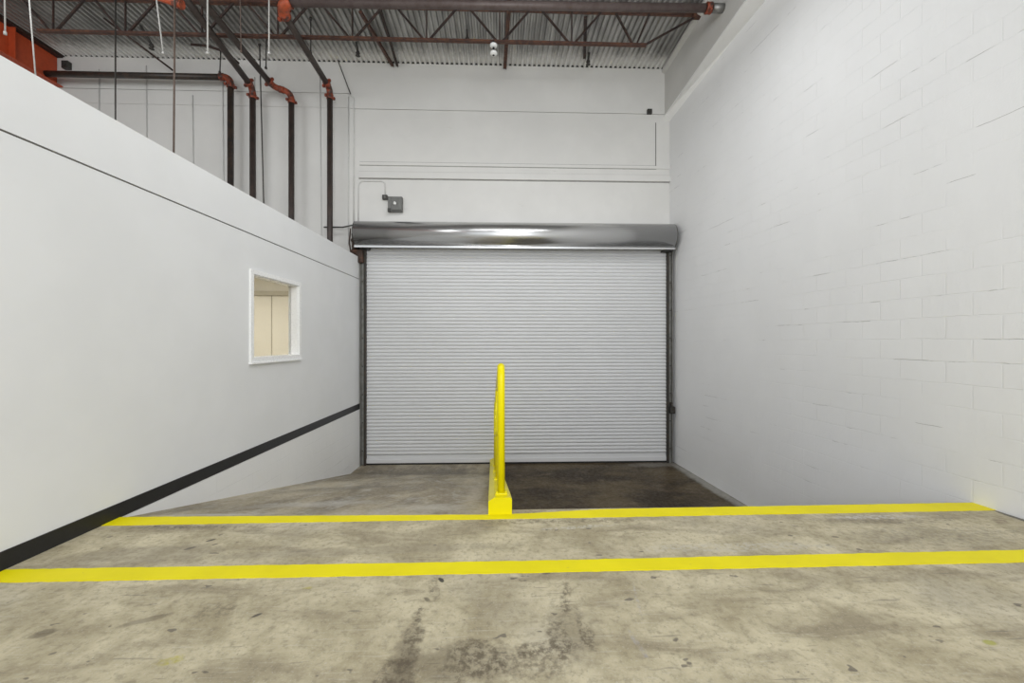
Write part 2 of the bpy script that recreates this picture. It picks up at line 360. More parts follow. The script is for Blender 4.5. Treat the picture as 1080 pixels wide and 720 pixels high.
# ================================================================== SETTING
XR = lambda y: 3.69 + (8.8 - y) * 0.0667 if y > 2.9 else 4.0835     # right wall face
XL = lambda y: -3.002 + (y - 2.58) * 0.0248                                          # partition face
YB = 8.80; ZT = 7.262; RS = 3.30; RE = 8.05; ZP = -1.17
rz = lambda y: max(ZP, -(y - RS) * 0.2463) if y > RS else 0.0

# floor slabs (top at z = 0)
m = MB(); m.box(-9.3, 4.4, -4.0, RS, -0.16, 0.0)
m.box(-9.3, XL(6) - 0.06, RS, YB, -0.16, 0.0)
m.box(0.10, 4.4, RS, 3.385, -0.16, 0.0)
struct(obj('floor', m, M['floor']), 'worn concrete floor slab')
# vertical dock face below the slab edge, retaining wall under the kerb
m = MB(); m.box(0.0, 4.4, 2.9, 3.37, -1.4, -0.16)
struct(obj('wall_dock', m, M['pit']), 'concrete face of the loading dock drop')
# ramp
m = MB(); ys = [RS + (RE - RS) * i / 20 for i in range(21)] + [YB]
for i in range(len(ys) - 1):
    y0, y1 = ys[i], ys[i + 1]; z0, z1 = rz(y0), rz(y1)
    l0, l1 = XL(y0) - .05, XL(y1) - .05; r0, r1 = 0.0, 0.0
    m.hexa([(l0, y0, -1.5), (r0, y0, -1.5), (r1, y1, -1.5), (l1, y1, -1.5), (l0, y0, z0), (r0, y0, z0), (r1, y1, z1), (l1, y1, z1)])
bmesh.ops.remove_doubles(m.b, verts=m.b.verts, dist=1e-5)
struct(obj('floor_ramp', m, M['ramp']), 'concrete ramp sloping down to the roll-up door')
m = MB(); m.box(0.0, 4.4, 3.37, YB + .1, -1.5, ZP)
struct(obj('floor_dock', m, M['pit']), 'dark stained sunken dock floor')

# right wall (painted block)
m = MB(); yy = [-4.0, 2.9, YB + 0.2]
for a, b in zip(yy, yy[1:]):
    m.hexa([(XR(a), a, -1.5), (XR(a) + .3, a, -1.5), (XR(b) + .3, b, -1.5), (XR(b), b, -1.5), (XR(a), a, 7.4), (XR(a) + .3, a, 7.4), (XR(b) + .3, b, 7.4), (XR(b), b, 7.4)])
bmesh.ops.remove_doubles(m.b, verts=m.b.verts, dist=1e-4)
struct(obj('wall_right', m, M['block_r']), 'white painted block wall')
# concrete beam along the top of the right wall: vertical face, slanted underside
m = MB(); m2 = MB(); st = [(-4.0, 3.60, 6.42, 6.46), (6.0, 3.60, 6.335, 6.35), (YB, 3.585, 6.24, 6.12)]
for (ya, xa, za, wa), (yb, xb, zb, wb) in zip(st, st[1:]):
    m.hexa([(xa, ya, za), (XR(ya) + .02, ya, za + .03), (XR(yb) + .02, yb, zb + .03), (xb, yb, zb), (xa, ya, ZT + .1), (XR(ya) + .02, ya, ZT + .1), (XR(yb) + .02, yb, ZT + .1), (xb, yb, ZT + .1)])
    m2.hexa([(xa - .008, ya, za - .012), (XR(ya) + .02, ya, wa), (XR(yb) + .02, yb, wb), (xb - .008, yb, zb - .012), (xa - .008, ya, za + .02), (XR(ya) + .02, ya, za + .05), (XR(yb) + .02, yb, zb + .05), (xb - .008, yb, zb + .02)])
struct(obj('trim_1', m, M['beamw']), 'painted concrete beam along the top of the right wall')
struct(obj('trim_10', m2, M['band_lit']), 'slanted band under the beam, its brightness painted in')
# small concrete curb fillet at the deck edge
m = MB(); m.hexa([(3.52, -4, ZT - .07), (3.62, -4, ZT - .13), (3.62, YB, ZT - .13), (3.52, YB, ZT - .07), (3.52, -4, ZT - .01), (3.62, -4, ZT - .01), (3.62, YB, ZT - .01), (3.52, YB, ZT - .01)])
struct(obj('trim_2', m, M['beamw']), 'painted ledge angle under the roof deck')

# back wall: panels with open joints over a darker filler
def panel(m, x0, x1, z0, z1, y=YB): m.box(x0, x1, y, y + 0.16, z0, z1)
gp = 0.010
m = MB()
panel(m, -9.3, -3.12, 6.60 + gp, ZT); panel(m, -9.3, -3.12, 6.30 + gp / 2, 6.60); panel(m, -9.3, -3.12, -1.4, 6.30)
panel(m, -3.12, 3.9, 6.28 + gp, ZT); panel(m, -3.12, 3.9, -1.4, 6.28)
struct(obj('wall_back', m, M['backw']), 'off-white painted back wall above the roll-up door')
m = MB(); m.box(-9.3, 4.0, YB + .145, YB + .3, -1.4, 7.5); struct(obj('wall_back_core', m, M['gap']))
# left far wall behind the orange beam
m = MB(); m.box(-9.5, -9.28, -4, YB + .2, -.16, 7.4); struct(obj('wall_left', m, M['backw']), 'far left warehouse wall')
# projecting ledge strips above the door
m = MB(); m.box(-2.945, 3.70, YB - .045, YB + .01, 4.82, 4.955, .006); struct(obj('trim_3', m, M['backw']), 'white ledge above the door header')
m = MB(); m.box(-2.93, 3.70, YB - .018, YB + .01, 5.10, 5.165, .004); struct(obj('trim_4', m, M['backw']), 'thin white strip above the ledge')
m = MB(); m.box(3.38, 3.395, YB - .006, YB + .01, 5.17, 6.10); struct(obj('trim_5', m, M['gap']), 'narrow upright joint beside the right corner')

m = MB(); m.box(-2.95, 3.70, YB - .004, YB + .01, 4.800, 4.818); m.box(-2.95, 3.70, YB - .004, YB + .01, 4.957, 4.972); m.box(-2.93, 3.40, YB - .004, YB + .01, 5.167, 5.176); m.box(-2.93, 3.40, YB - .004, YB + .01, 5.088, 5.098)
struct(obj('trim_11', m, M['shade_line']), 'dark lines painting in shade above and below the ledge strips')  # thin dark strips paint in edge shade so the ledges read
# partition wall: drywall with a window opening, ending 3.1 m up
WY0, WY1, WZ0, WZ1 = 5.02, 6.09, 1.185, 2.185
def lseg(m, y0, y1, z0, z1, off=0.0, th=0.13):
    a, b = XL(y0) + off, XL(y1) + off
    m.hexa([(a - th, y0, z0), (a, y0, z0), (b, y1, z0), (b - th, y1, z0), (a - th, y0, z1), (a, y0, z1), (b, y1, z1), (b - th, y1, z1)])
YE = 8.56; ZG = 2.65
m = MB()
lseg(m, -1.5, WY0, 0, ZG); lseg(m, WY1, YE, 0, ZG); lseg(m, WY0, WY1, 0, WZ0); lseg(m, WY0, WY1, WZ1, ZG)
struct(obj('wall_partition', m, M['dry']), 'smooth white partition wall with a window')
m = MB(); lseg(m, -1.5, YE, ZG + .014, 3.105); lseg(m, -1.5, YE, ZG, ZG + .02, off=-.012, th=.118)
struct(obj('wall_partition_top', m, M['dry']), 'white upper band of the partition above the groove')
m = MB(); lseg(m, -1.5, YE, ZG - .001, ZG + .015, off=-.009, th=.02); struct(obj('trim_6', m, M['gap']), 'dark groove along the partition')
m = MB(); lseg(m, RS, YE + .02, -1.4, -0.005, off=0.012, th=.2); struct(obj('wall_ramp_side', m, M['block_l']), 'rough white painted foundation wall beside the ramp')
# black base moulding
m = MB()
a, b = XL(-1.5), XL(YE)
m.hexa([(a, -1.5, 0.0), (a + .014, -1.5, 0.0), (b + .014, YE, 0.0), (b, YE, 0.0), (a, -1.5, .112), (a + .008, -1.5, .112), (b + .008, YE, .112), (b, YE, .112)])
struct(obj('baseboard_left', m, M['black']), 'black vinyl base moulding')

# window
wo = obj('window_1', (lambda mm: (lseg(mm, WY0 - .055, WY0, WZ0 - .06, WZ1 + .055, off=.022, th=.03), lseg(mm, WY1, WY1 + .055, WZ0 - .06, WZ1 + .055, off=.022, th=.03),
     lseg(mm, WY0, WY1, WZ1, WZ1 + .055, off=.022, th=.03), lseg(mm, WY0, WY1, WZ0 - .06, WZ0, off=.022, th=.03),
     lseg(mm, WY0, WY0 + .012, WZ0, WZ1, off=0, th=.13), lseg(mm, WY1 - .012, WY1, WZ0, WZ1, off=0, th=.13),
     lseg(mm, WY0, WY1, WZ1 - .012, WZ1, off=0, th=.13), mm)[-1])(MB()), M['trim']); struct(wo, 'white framed interior window in the partition')
m = MB(); lseg(m, WY0 - .065, WY1 + .065, WZ0 - .075, WZ0 - .055, off=.038, th=.05); lseg(m, WY0, WY1, WZ0 - .01, WZ0 + .008, off=.02, th=.15); obj('window_sill', m, M['trim'], wo)
m = MB(); lseg(m, WY0 + .012, WY1 - .012, WZ0 + .008, WZ1 - .012, off=-.10, th=.006); obj('window_pane', m, M['glass'], wo)
# room behind the window
m = MB()
m.box(-6.2, -3.12, 8.0, 8.08, 0, 2.80); m.box(-6.28, -6.2, 3.4, 8.08, 0, 2.80); m.box(-6.2, -3.12, 3.4, 3.48, 0, 2.80)
struct(obj('wall_office', m, M['cream']), 'cream walls of the small room behind the window')
m = MB(); m.box(-6.28, -3.12, 3.4, 8.08, 2.80, 2.90); struct(obj('ceiling_office', m, M['cream']))
m = MB(); m.box(-6.2, -3.12, 7.95, 8.0, 2.25, 2.335, .004); struct(obj('trim_7', m, M['creamdark']), 'beige rail across the room behind the window')
m = MB(); m.box(-4.33, -4.316, 7.992, 8.0, 0, 2.25); struct(obj('trim_8', m, M['creamdark']), 'upright seam in the cream wall')

# corrugated roof deck
m = MB(); pitch = 0.103; x = -9.3; prof = []
while x < 3.66:
    prof += [(x, ZT), (x + .034, ZT), (x + .052, ZT + .040), (x + .085, ZT + .040)]; x += pitch
prof.append((x, ZT))
r0 = [m.b.verts.new((a, -4.0, b)) for a, b in prof]; r1 = [m.b.verts.new((a, YB + .10, b)) for a, b in prof]
r2 = [m.b.verts.new((a, -4.0, b + .006)) for a, b in prof]; r3 = [m.b.verts.new((a, YB + .10, b + .006)) for a, b in prof]
for i in range(len(prof) - 1):
    m.b.faces.new([r0[i], r0[i + 1], r1[i + 1], r1[i]]); m.b.faces.new([r2[i], r3[i], r3[i + 1], r2[i + 1]])
    m.b.faces.new([r0[i], r2[i], r2[i + 1], r0[i + 1]]); m.b.faces.new([r1[i], r1[i + 1], r3[i + 1], r3[i]])
mc = MB(); mc.box(-9.3, 3.66, YB + .006, YB + .03, ZT + .002, ZT + .05); struct(obj('trim_9', mc, M['roof']), 'dark closure strip painting in the shade of the deck flutes')  # black strip stands in for shade in the flute openings
struct(obj('ceiling', m, M['deck']), 'corrugated metal roof deck')
m = MB(); m.box(-9.5, 4.4, -4.0, YB + .3, ZT + .055, ZT + .2); struct(obj('ceiling_roof_board', m, M['roof']))

# ================================================================== ROLL-UP DOOR
DY = 8.62; X0, X1 = -2.735, 3.545
door = struct(obj('door_1', (lambda mm: mm)(MB().box(X0 - .12, X0 - .03, DY + .06, YB, ZP, 3.5).box(X1 + .03, X1 + .12, DY + .06, YB, ZP, 3.5)), M['guide']), 'wide grey metal roll-up door with galvanised hood')
m = MB(); P = 0.0728; zb = ZP + .20; n = int((3.55 - zb) / P)
prof = []
for i in range(n):
    z = zb + i * P
    prof += [(0.000, z), (-.004, z + .004), (-.017, z + .018), (-.021, z + .036), (-.017, z + .056), (-.006, z + .066), (0.0, z + .069)]
fr = [m.b.verts.new((X0, DY + a, b)) for a, b in prof]; fe = [m.b.verts.new((X1, DY + a, b)) for a, b in prof]
for i in range(len(prof) - 1): m.b.faces.new([fr[i], fe[i], fe[i + 1], fr[i + 1]])
bb = [m.b.verts.new(p) for p in ((X0, DY + .02, zb), (X1, DY + .02, zb), (X1, DY + .02, prof[-1][1]), (X0, DY + .02, prof[-1][1]))]
m.b.faces.new(bb)
obj('curtain', m, M['slat'], door)
m = MB(); m.box(X0, X1, DY - .012, DY + .02, ZP + .13, ZP + .195, .006); m.box(X0, X1, DY - .03, DY + .03, ZP + .035, ZP + .12, .008); m.box(X0, X1, DY - .02, DY + .02, ZP + .11, ZP + .14)
obj('bottom_bar', m, M['slat'], door)
m = MB(); m.box(X0 + .0, X1, DY - .02, DY + .02, ZP, ZP + .034, .006); obj('rubber_seal', m, M['dark'], door)
def guide(x0, x1, inner, mat, mat2):
    s = 1 if inner > (x0 + x1) / 2 else -1
    m = MB(); a, b = sorted((inner, inner - s * .045)); m.box(a, b, DY - .075, DY + .05, ZP, 3.40, .004)
    o = obj('guide', m, mat, door)
    m = MB(); a, b = sorted((inner - s * .052, inner - s * .095)); m.box(a, b, DY - .045, DY + .05, ZP, 3.40, .004); 
    a, b = sorted((inner - s * .10, inner - s * .115)); m.box(a, b, DY - .10, DY + .05, ZP, 3.40, .003)
    obj('guide_angle', m, mat2, o)
    m = MB()
    for k in range(8):
        z = ZP + .3 + k * .58
        m.tube([(inner - s * .073, DY - .062, z), (inner - s * .073, DY - .040, z)], .013, 6)
    obj('bolt', m, mat, o)
    return o
guide(X0 - .14, X0, X0 + .012, M['guide'], M['guide_l']); guide(X1, X1 + .14, X1 - .012, M['guide'], M['guide_l'])
m = MB(); m.box(X1 + .03, X1 + .13, DY - .15, DY - .05, -.12, .02, .01); m.box(X1 + .05, X1 + .09, DY - .12, DY - .05, .02, .1, .006); obj('latch', m, M['guide'], door)
# hood
HX0, HX1 = -2.885, 3.615
prof = [(YB - .02, 3.83), (8.56, 3.83)]
for i in range(13):
    a = math.radians(100 + i * 11.5); prof.append((8.50 + math.cos(a) * .27, 3.56 + math.sin(a) * .262))
prof += [(8.36, 3.31), (8.33, 3.30), (8.33, 3.262), (8.345, 3.262), (8.345, 3.286), (8.37, 3.29)]
inner = [(y + .012 if k > 1 else y, z - .012 if k < 3 else z) for k, (y, z) in enumerate(prof)]
m = MB()
A = [m.b.verts.new((HX0, y, z)) for y, z in prof]; B = [m.b.verts.new((HX1, y, z)) for y, z in prof]
for i in range(len(prof) - 1):
    f = m.b.faces.new([A[i], B[i], B[i + 1], A[i + 1]]); f.smooth = 1 < i < 15
ho = obj('hood', m, M['galv'], door)
sm = ho.modifiers.new('thickness', 'SOLIDIFY'); sm.thickness = 0.004
for k, (xx, dx) in enumerate(((HX0 - .012, .012), (HX1, .012))):
    ring = [(xx, y, z) for y, z in prof[1:-4]] + [(xx, 8.62, 3.28), (xx, YB - .02, 3.28), (xx, YB - .02, 3.83)]
    m = MB().prism(ring, (dx, 0, 0)); obj('hood_end_plate', m, M['boxd'], door)
m = MB(); m.box(X0 - .02, X0 + .10, 8.40, 8.58, 3.255, 3.285, .004).box(X1 - .14, X1 + .06, 8.40, 8.58, 3.245, 3.285, .004); obj('hood_bracket', m, M['boxd'], door)
m = MB(); m.tube([(HX0 + .02, 8.55, 3.55), (HX1 - .02, 8.55, 3.55)], .15, 20); obj('barrel', m, M['slat'], door)
# rusty hoist hardware at the left end of the hood
m = MB(); m.box(-3.03, -2.92, 8.60, 8.78, 2.95, 3.74, .01); m.box(-2.90, -2.76, 8.46, 8.54, 2.98, 3.25, .02); m.box(-3.02, -2.80, 8.50, 8.60, 3.20, 3.255, .01)
h = obj('hoist_bracket', m, M['rust'], door, label='rusted hoist bracket')
m = MB()
for k, z in enumerate((3.66, 3.55, 3.42, 3.30)): m.tube([(-2.97, 8.60, z - .1), (-2.97, 8.53, z - .1)], .055 if k % 2 else .04, 10)
m.tube([(-3.04, 8.57, 3.70), (-3.06, 8.56, 3.40), (-3.0, 8.57, 2.95)], .014, 8); obj('sprocket', m, M['rust'], h)
m = MB(); m.tube([(-3.60, 8.62, 3.735), (-3.22, 8.62, 3.735), (-2.90, 8.60, 3.80)], .016, 8); obj('operating_rod', m, M['boxd'], door)

# ================================================================== KERB AND GUARD RAIL
kx = lambda y: 0.011 - (y - 3.3) * 0.0185
m = MB(); rings = []
for i in range(23):
    y = 3.285 + (8.5 - 3.285) * i / 22; zc = rz(y) + .145; zb2 = rz(y) - .01; c = kx(y)
    if i == 0: zc = .138
    rings.append([m.b.verts.new(p) for p in ((c - .094, y, zb2), (c - .094, y, zc - .03), (c - .045, y, zc), (c + .080, y, zc), (c + .094, y, zc - .012), (c + .094, y, zb2))])
for a, b in zip(rings, rings[1:]):
    for j in range(6): m.b.faces.new([a[j], a[(j + 1) % 6], b[(j + 1) % 6], b[j]])
m.b.faces.new(rings[0]); m.b.faces.new(list(reversed(rings[-1])))
o = obj('kerb', m, M['ykerb'], None, (kx(3.3), 3.3, 0)); tag(o, 'yellow painted concrete kerb running down the edge between ramp and dock', 'kerb')
# retaining wall below the kerb down to the dock floor
m = MB(); ys2 = [3.38, 5, 6.5, 8.0, 8.6]
for y0, y1 in zip(ys2, ys2[1:]):
    a0, a1 = kx(y0) + .094, kx(y1) + .094
    m.hexa([(0 - .3, y0, -1.45), (a0, y0, -1.45), (a1, y1, -1.45), (-.3, y1, -1.45), (-.05, y0, rz(y0) - .014), (a0, y0, rz(y0) - .014), (a1, y1, rz(y1) - .014), (-.05, y1, rz(y1) - .014)])
struct(obj('wall_ramp_edge', m, M['pit']), 'concrete side of the ramp facing the dock')

rail = thing('guard_rail', (0.020, 3.45, 0.11), 'yellow steel pipe guard rail standing on the kerb in the middle of the bay', 'guard rail')
rx = lambda y: 0.020 - (y - 3.45) * 0.0195
tz = lambda y: 1.165 - (y - 3.45) * 0.2463
R = .032
m = MB(); m.tube([(rx(3.45), 3.45, rz(3.45) + .15), (rx(3.45), 3.45, tz(3.45) - .10), (rx(3.45), 3.465, tz(3.45) - .03), (rx(3.5), 3.50, tz(3.5) + .012), (rx(3.58), 3.58, tz(3.58)), (rx(7.5), 7.5, tz(7.5))], R, 16)
obj('top_rail', m, M['ymetal'], rail)
m = MB(); m.tube([(rx(3.48), 3.48, tz(3.48) - .52), (rx(7.5), 7.5, tz(7.5) - .52)], R * .9, 14); obj('middle_rail', m, M['ymetal'], rail)
for y in (4.8, 6.15, 7.5):
    m = MB(); m.tube([(rx(y), y, rz(y) + .15), (rx(y), y, tz(y))], R, 14); obj('post', m, M['ymetal'], rail)
for y in (3.45, 4.8, 6.15, 7.5):
    zz = rz(y) + .158
    m = MB(); m.box(rx(y) - .048, rx(y) + .052, y - .055, y + .055, zz - .012, zz + .008, .004)
    for dx in (-.035, .04): m.tube([(rx(y) + dx, y - .038, zz), (rx(y) + dx, y - .038, zz + .02)], .009, 6)
    obj('base_plate', m, M['ymetal'], rail)

# ================================================================== FLOOR LINES
def line(name, near, far, label, ends):
    m = MB(); N = 160
    def interp(tab, x):
        for (xa, ya), (xb, yb) in zip(tab, tab[1:]):
            if xa <= x <= xb: return ya + (yb - ya) * (x - xa) / (xb - xa)
        return tab[-1][1] if x > tab[-1][0] else tab[0][1]
    (xa0, xa1), (xb0, xb1) = ends
    top = []; bot = []
    for i in range(N + 1):
        t = i / N
        xn = xa0 + (xa1 - xa0) * t; xf = xb0 + (xb1 - xb0) * t
        j = lambda: random.uniform(-.003, .003)
        top.append(((xn, interp(near, xn) + j()), (xf, interp(far, xf) + j())))
    vt = [[m.b.verts.new((p[0], p[1], .004)) for p in pr] for pr in top]; vb = [[m.b.verts.new((p[0], p[1], .0002)) for p in pr] for pr in top]
    for i in range(N):
        m.b.faces.new([vt[i][0], vt[i + 1][0], vt[i + 1][1], vt[i][1]])
        m.b.faces.new([vb[i][0], vt[i][0], vt[i][1], vb[i][1]]) if i == 0 else None
        m.b.faces.new([vb[i][0], vb[i + 1][0], vt[i + 1][0], vt[i][0]]); m.b.faces.new([vb[i][1], vt[i][1], vt[i + 1][1], vb[i + 1][1]])
    o = obj(name, m, M['yline'], None, (0, near[0][1], 0)); tag(o, label, 'floor marking')
line('floor_line', [(-3.0, 3.185), (-1.63, 3.197), (.848, 3.211), (4.07, 3.243)], [(-2.97, 3.335), (-.083, 3.288), (.15, 3.295), (.888, 3.365), (4.1, 3.40)],
     'yellow painted floor line along the dock edge, ending at the kerb and the right wall', ((-2.972, 4.062), (-2.972, 4.05)))
line('floor_line', [(-3.0, 2.453), (.079, 2.454), (3.28, 2.472), (4.1, 2.49)], [(-3.01, 2.589), (.083, 2.586), (3.47, 2.618), (4.1, 2.63)],
     'yellow painted floor line nearest the camera, crossing the open floor', ((-2.98, 4.062), (-2.98, 4.062)))

# ================================================================== STEEL: ORANGE BEAM, JOIST
bt, bbm = 7.235, 6.63
beam = thing('steel_beam', (-9.1, 2.4, bbm), 'orange-red painted steel beam under the roof at the far left', 'beam')
m = MB(); m.box(-9.108, -9.09, -4, YB - .01, bbm, bt - .02); obj('web', m, M['redox'], beam)
m = MB(); m.box(-9.23, -8.97, -4, YB - .01, bbm - .02, bbm); obj('bottom_flange', m, M['redox'], beam)
m = MB(); m.box(-9.23, -8.97, -4, YB - .01, bt - .02, bt); m.box(-9.23, -8.94, -4, YB - .01, bt, bt + .022); obj('top_flange', m, M['brace'], beam, label='dark top flange')
for y in (2.0, 5.0, 7.95):
    m = MB(); m.box(-9.09, -8.975, y, y + .012, bbm, bt - .02); obj('stiffener', m, M['redox'], beam)
JY = 7.25; jb, jt = 6.63, 7.195
jo = thing('roof_joist', (-2.7, JY, jb), 'rust-red open-web steel joist spanning under the corrugated deck', 'joist')
m = MB(); m.box(-7.80, 2.62, JY - .035, JY - .003, jb - .005, jb + .028); m.box(-7.80, 2.62, JY + .003, JY + .035, jb - .005, jb + .028); obj('bottom_chord', m, M['joist'], jo)
m = MB(); m.box(-8.98, 3.62, JY - .045, JY - .004, jt, jt + .04); m.box(-8.98, 3.60, JY + .004, JY + .045, jt, jt + .04); m.box(3.46, 3.60, JY - .04, JY + .04, jt - .05, jt); obj('top_chord', m, M['joist'], jo)
nodes = [-7.56, -6.37, -5.09, -3.81, -2.54, -1.26, 0.017, 1.289]
for k, nx in enumerate(nodes):
    for dx in (-.53, .53):
        m = MB(); m.bar((nx + math.copysign(.04, dx), JY, jb + .01), (nx + dx, JY, jt + .02), .030, .030, (0, 1, 0)); obj('web_member', m, M['brace'], jo)
    m = MB(); m.bar((nx, JY + .0, jb + .01), (nx, JY, jt + .02), .022, .022); obj('web_upright', m, M['brace'], jo)
for a, b in (((2.38, jb), (2.07, jt)), ((2.44, jb), (2.68, jt)), ((2.60, jb + .01), (3.52, jt - .04))):
    m = MB(); m.bar((a[0], JY, a[1] + .01), (b[0], JY, b[1] + .02), .03, .03, (0, 1, 0)); obj('web_member', m, M['brace'], jo)
# bridging members running from the joist to the back wall
br = [((0.235, 5.2, 7.19), (0.13, 8.79, 7.205), .07, 'joist', 'rusty bridging strut under the deck above the middle of the door'),
      ((-2.43, 7.32, 7.17), (-2.24, 8.78, 7.20), .06, 'joist', 'rusty bridging strut of the crossed pair left of the door centre'),
      ((-2.08, 7.32, 7.20), (-2.14, 8.78, 7.20), .045, 'brace', 'dark bridging strut of the crossed pair left of the door centre'),
      ((1.55, 7.32, 7.17), (1.76, 8.42, 7.20), .06, 'brace', 'dark bridging strut ending short of the back wall on the right')]
for a, b, wd, mt, lb in br:
    m = MB(); m.bar(a, b, wd, .035); m.bar(Vector(a) + Vector((wd * .4, 0, -.01)), Vector(b) + Vector((wd * .4, 0, -.01)), .008, .06)
    o = obj('bridging_strut', m, M[mt], None, a); tag(o, lb, 'strut')

# ================================================================== SPRINKLER PIPES
PR = .052
def collar(c, d, r=PR, mat='orange_d', parent=None):
    c, d = Vector(c), Vector(d).normalized()
    m = MB(); m.tube([c - d * .045, c - d * .040, c - d * .012, c + d * .012, c + d * .040, c + d * .045], [r * 1.05, r * 1.28, r * 1.22, r * 1.22, r * 1.28, r * 1.05], 14)
    s = d.orthogonal().normalized()
    for q in (-1, 1): m.box(*sum(([a - .022, a + .022] for a in (c + s * q * r * 1.5)), []))
    return obj('coupling', m, M[mat or 'orange_d'], parent)
def arc(c0, c1, c2, n=7):
    c0, c1, c2 = map(Vector, (c0, c1, c2)); return [((1 - t) ** 2) * c0 + 2 * t * (1 - t) * c1 + t * t * c2 for t in [i / n for i in range(n + 1)]]
def riser(x, y, zt, run_to, label, mat='pipe', r=PR, jog=None, bottom=.02):
    t = thing('sprinkler_riser', (x, y, bottom), label, 'pipe', 'sprinkler risers behind the partition')
    top = Vector((x, y, zt)); a = Vector(run_to); 
    start = Vector(jog) if jog else Vector((x, y, zt))
    d = (a - start).normalized()
    m = MB(); m.tube([(x, y, bottom), (x, y, zt - .15)], r, 16); obj('riser_pipe', m, M[mat], t)
    if jog:
        j = Vector(jog); dh = (j - top).normalized()
        m = MB(); m.tube(arc((x, y, zt - .15), (x, y, zt), top + dh * .15), r * 1.08, 14); m.tube([top + dh * .14] + arc(j - dh * .14, j, j + d * .15), r * 1.08, 14)
        e = obj('elbow', m, M['orange_d'], t)
        collar(top + dh * .19, dh, r, None, t)
    else:
        m = MB(); m.tube(arc((x, y, zt - .15), top, top + d * .15), r * 1.10, 14); e = obj('elbow', m, M['orange_d'], t)
    collar((x, y, zt - .17), (0, 0, 1), r, None, t); collar(start + d * .17, d, r, None, t)
    m = MB(); m.tube([start + d * .15, a], r, 16); obj('branch_pipe', m, M[mat], t)
    return t
p1 = riser(-5.42, 8.52, 6.72, (-9.0, 8.50, 6.705), 'black sprinkler riser with its run level along the back wall, leftmost of the four', 'pipe', .058)
p2 = riser(-4.97, 8.50, 6.50, (-4.68, 6.28, 6.51), 'brown sprinkler riser, second of the four from the left', 'pipe_b', .056)
p3 = riser(-4.20, 8.50, 6.42, (-4.46, 5.9, 6.53), 'brown sprinkler riser with a sideways orange jog at its top', 'pipe_b', .054, jog=(-4.53, 8.46, 6.50))
p4 = riser(-3.43, 8.50, 6.52, (-3.40, 6.72, 6.56), 'brown sprinkler riser nearest the roll-up door', 'pipe_b', .054)
mainp = thing('sprinkler_main', (0.2, 6.5, 6.55), 'dark horizontal sprinkler main running to the right wall beam', 'pipe')
m = MB(); m.tube([(-3.30, 6.5, 6.63), (3.30, 6.5, 6.715)], .062, 18); obj('main_pipe', m, M['mauve'], mainp)
m = MB(); m.tube([(3.42, 6.5, 6.717), (3.62, 6.5, 6.72)], .068, 18); obj('end_stub', m, M['galv_d'], mainp, label='grey pipe stub entering the beam')
collar((3.36, 6.5, 6.716), (1, 0, 0), .068, None, mainp)
m = MB(); m.tube(arc((-3.40, 6.70, 6.56), (-3.40, 6.5, 6.60), (-3.22, 6.5, 6.632)), .085, 14); obj('elbow', m, M['orange'], mainp)
collar((-3.40, 6.66, 6.565), (0, 1, 0), .07, None, mainp)
# big orange fitting over the second branch
t = thing('sprinkler_fitting', (-4.75, 6.1, 6.25), 'large orange pipe fitting at the top edge, near the second riser branch', 'pipe fitting')
m = MB(); m.tube([(-5.35, 6.15, 6.50), (-4.85, 6.15, 6.36), (-4.60, 6.15, 6.27)], .058, 14); obj('body', m, M['orange'], t)
collar((-4.66, 6.15, 6.295), (1, 0, -.4), .055, None, t); collar((-5.05, 6.15, 6.42), (1, 0, -.3), .055, None, t)
# drops
def drop(x, y, z0, label, a=0.0):
    t = thing('fire_sprinkler', (x, y, z0), label, 'sprinkler head')
    m = MB(); m.tube([(x + a, y - .10, ZT + .0), (x, y, z0 + .08)], .024, 10); obj('drop_pipe', m, M['wire_k'], t)
    m = MB(); m.tube([(x, y, z0 + .09), (x, y, z0 + .05), (x, y, z0 + .03), (x, y, z0)], [.03, .042, .02, .048], 12); obj('head', m, M['wire_k'], t)
drop(1.84, 8.44, 7.08, 'dark sprinkler head under the deck, right of the white fixture')
drop(-2.80, 8.3, 7.06, 'dark sprinkler head under the deck beside the crossed bridging struts')
drop(-6.55, 8.0, 6.90, 'dark sprinkler head hanging under the deck at the far left', -.12)
drop(-0.60, 7.9, 7.1, 'short dark drop under the deck left of the white fixture')
# curved branch line joining the second branch
m = MB(); m.tube([(-5.75, 7.9, 6.93), (-5.45, 7.9, 6.91), (-5.10, 7.9, 6.80), (-4.88, 7.9, 6.60)], .022, 10)
tag(obj('curved_branch_line', m, M['brace'], None, (-5.3, 7.9, 6.60)), 'thin dark curved pipe joining the second riser branch from the left', 'pipe')
# long diagonal conduit
m = MB(); m.tube([(-7.15, 7.7, 7.235), (-6.50, 8.45, 6.79)], .018, 8)
tag(obj('diagonal_brace', m, M['brace'], None, (-6.5, 8.45, 6.79)), 'thin dark diagonal brace from the deck to the black horizontal pipe', 'brace')
m = MB(); m.tube([(-3.35, 8.70, 7.235), (-3.10, 8.74, 6.56)], .011, 8)
tag(obj('diagonal_brace', m, M['wire_k'], None, (-3.10, 8.74, 6.56)), 'thin dark slanting rod beside the fourth riser near the conduit bend', 'brace')

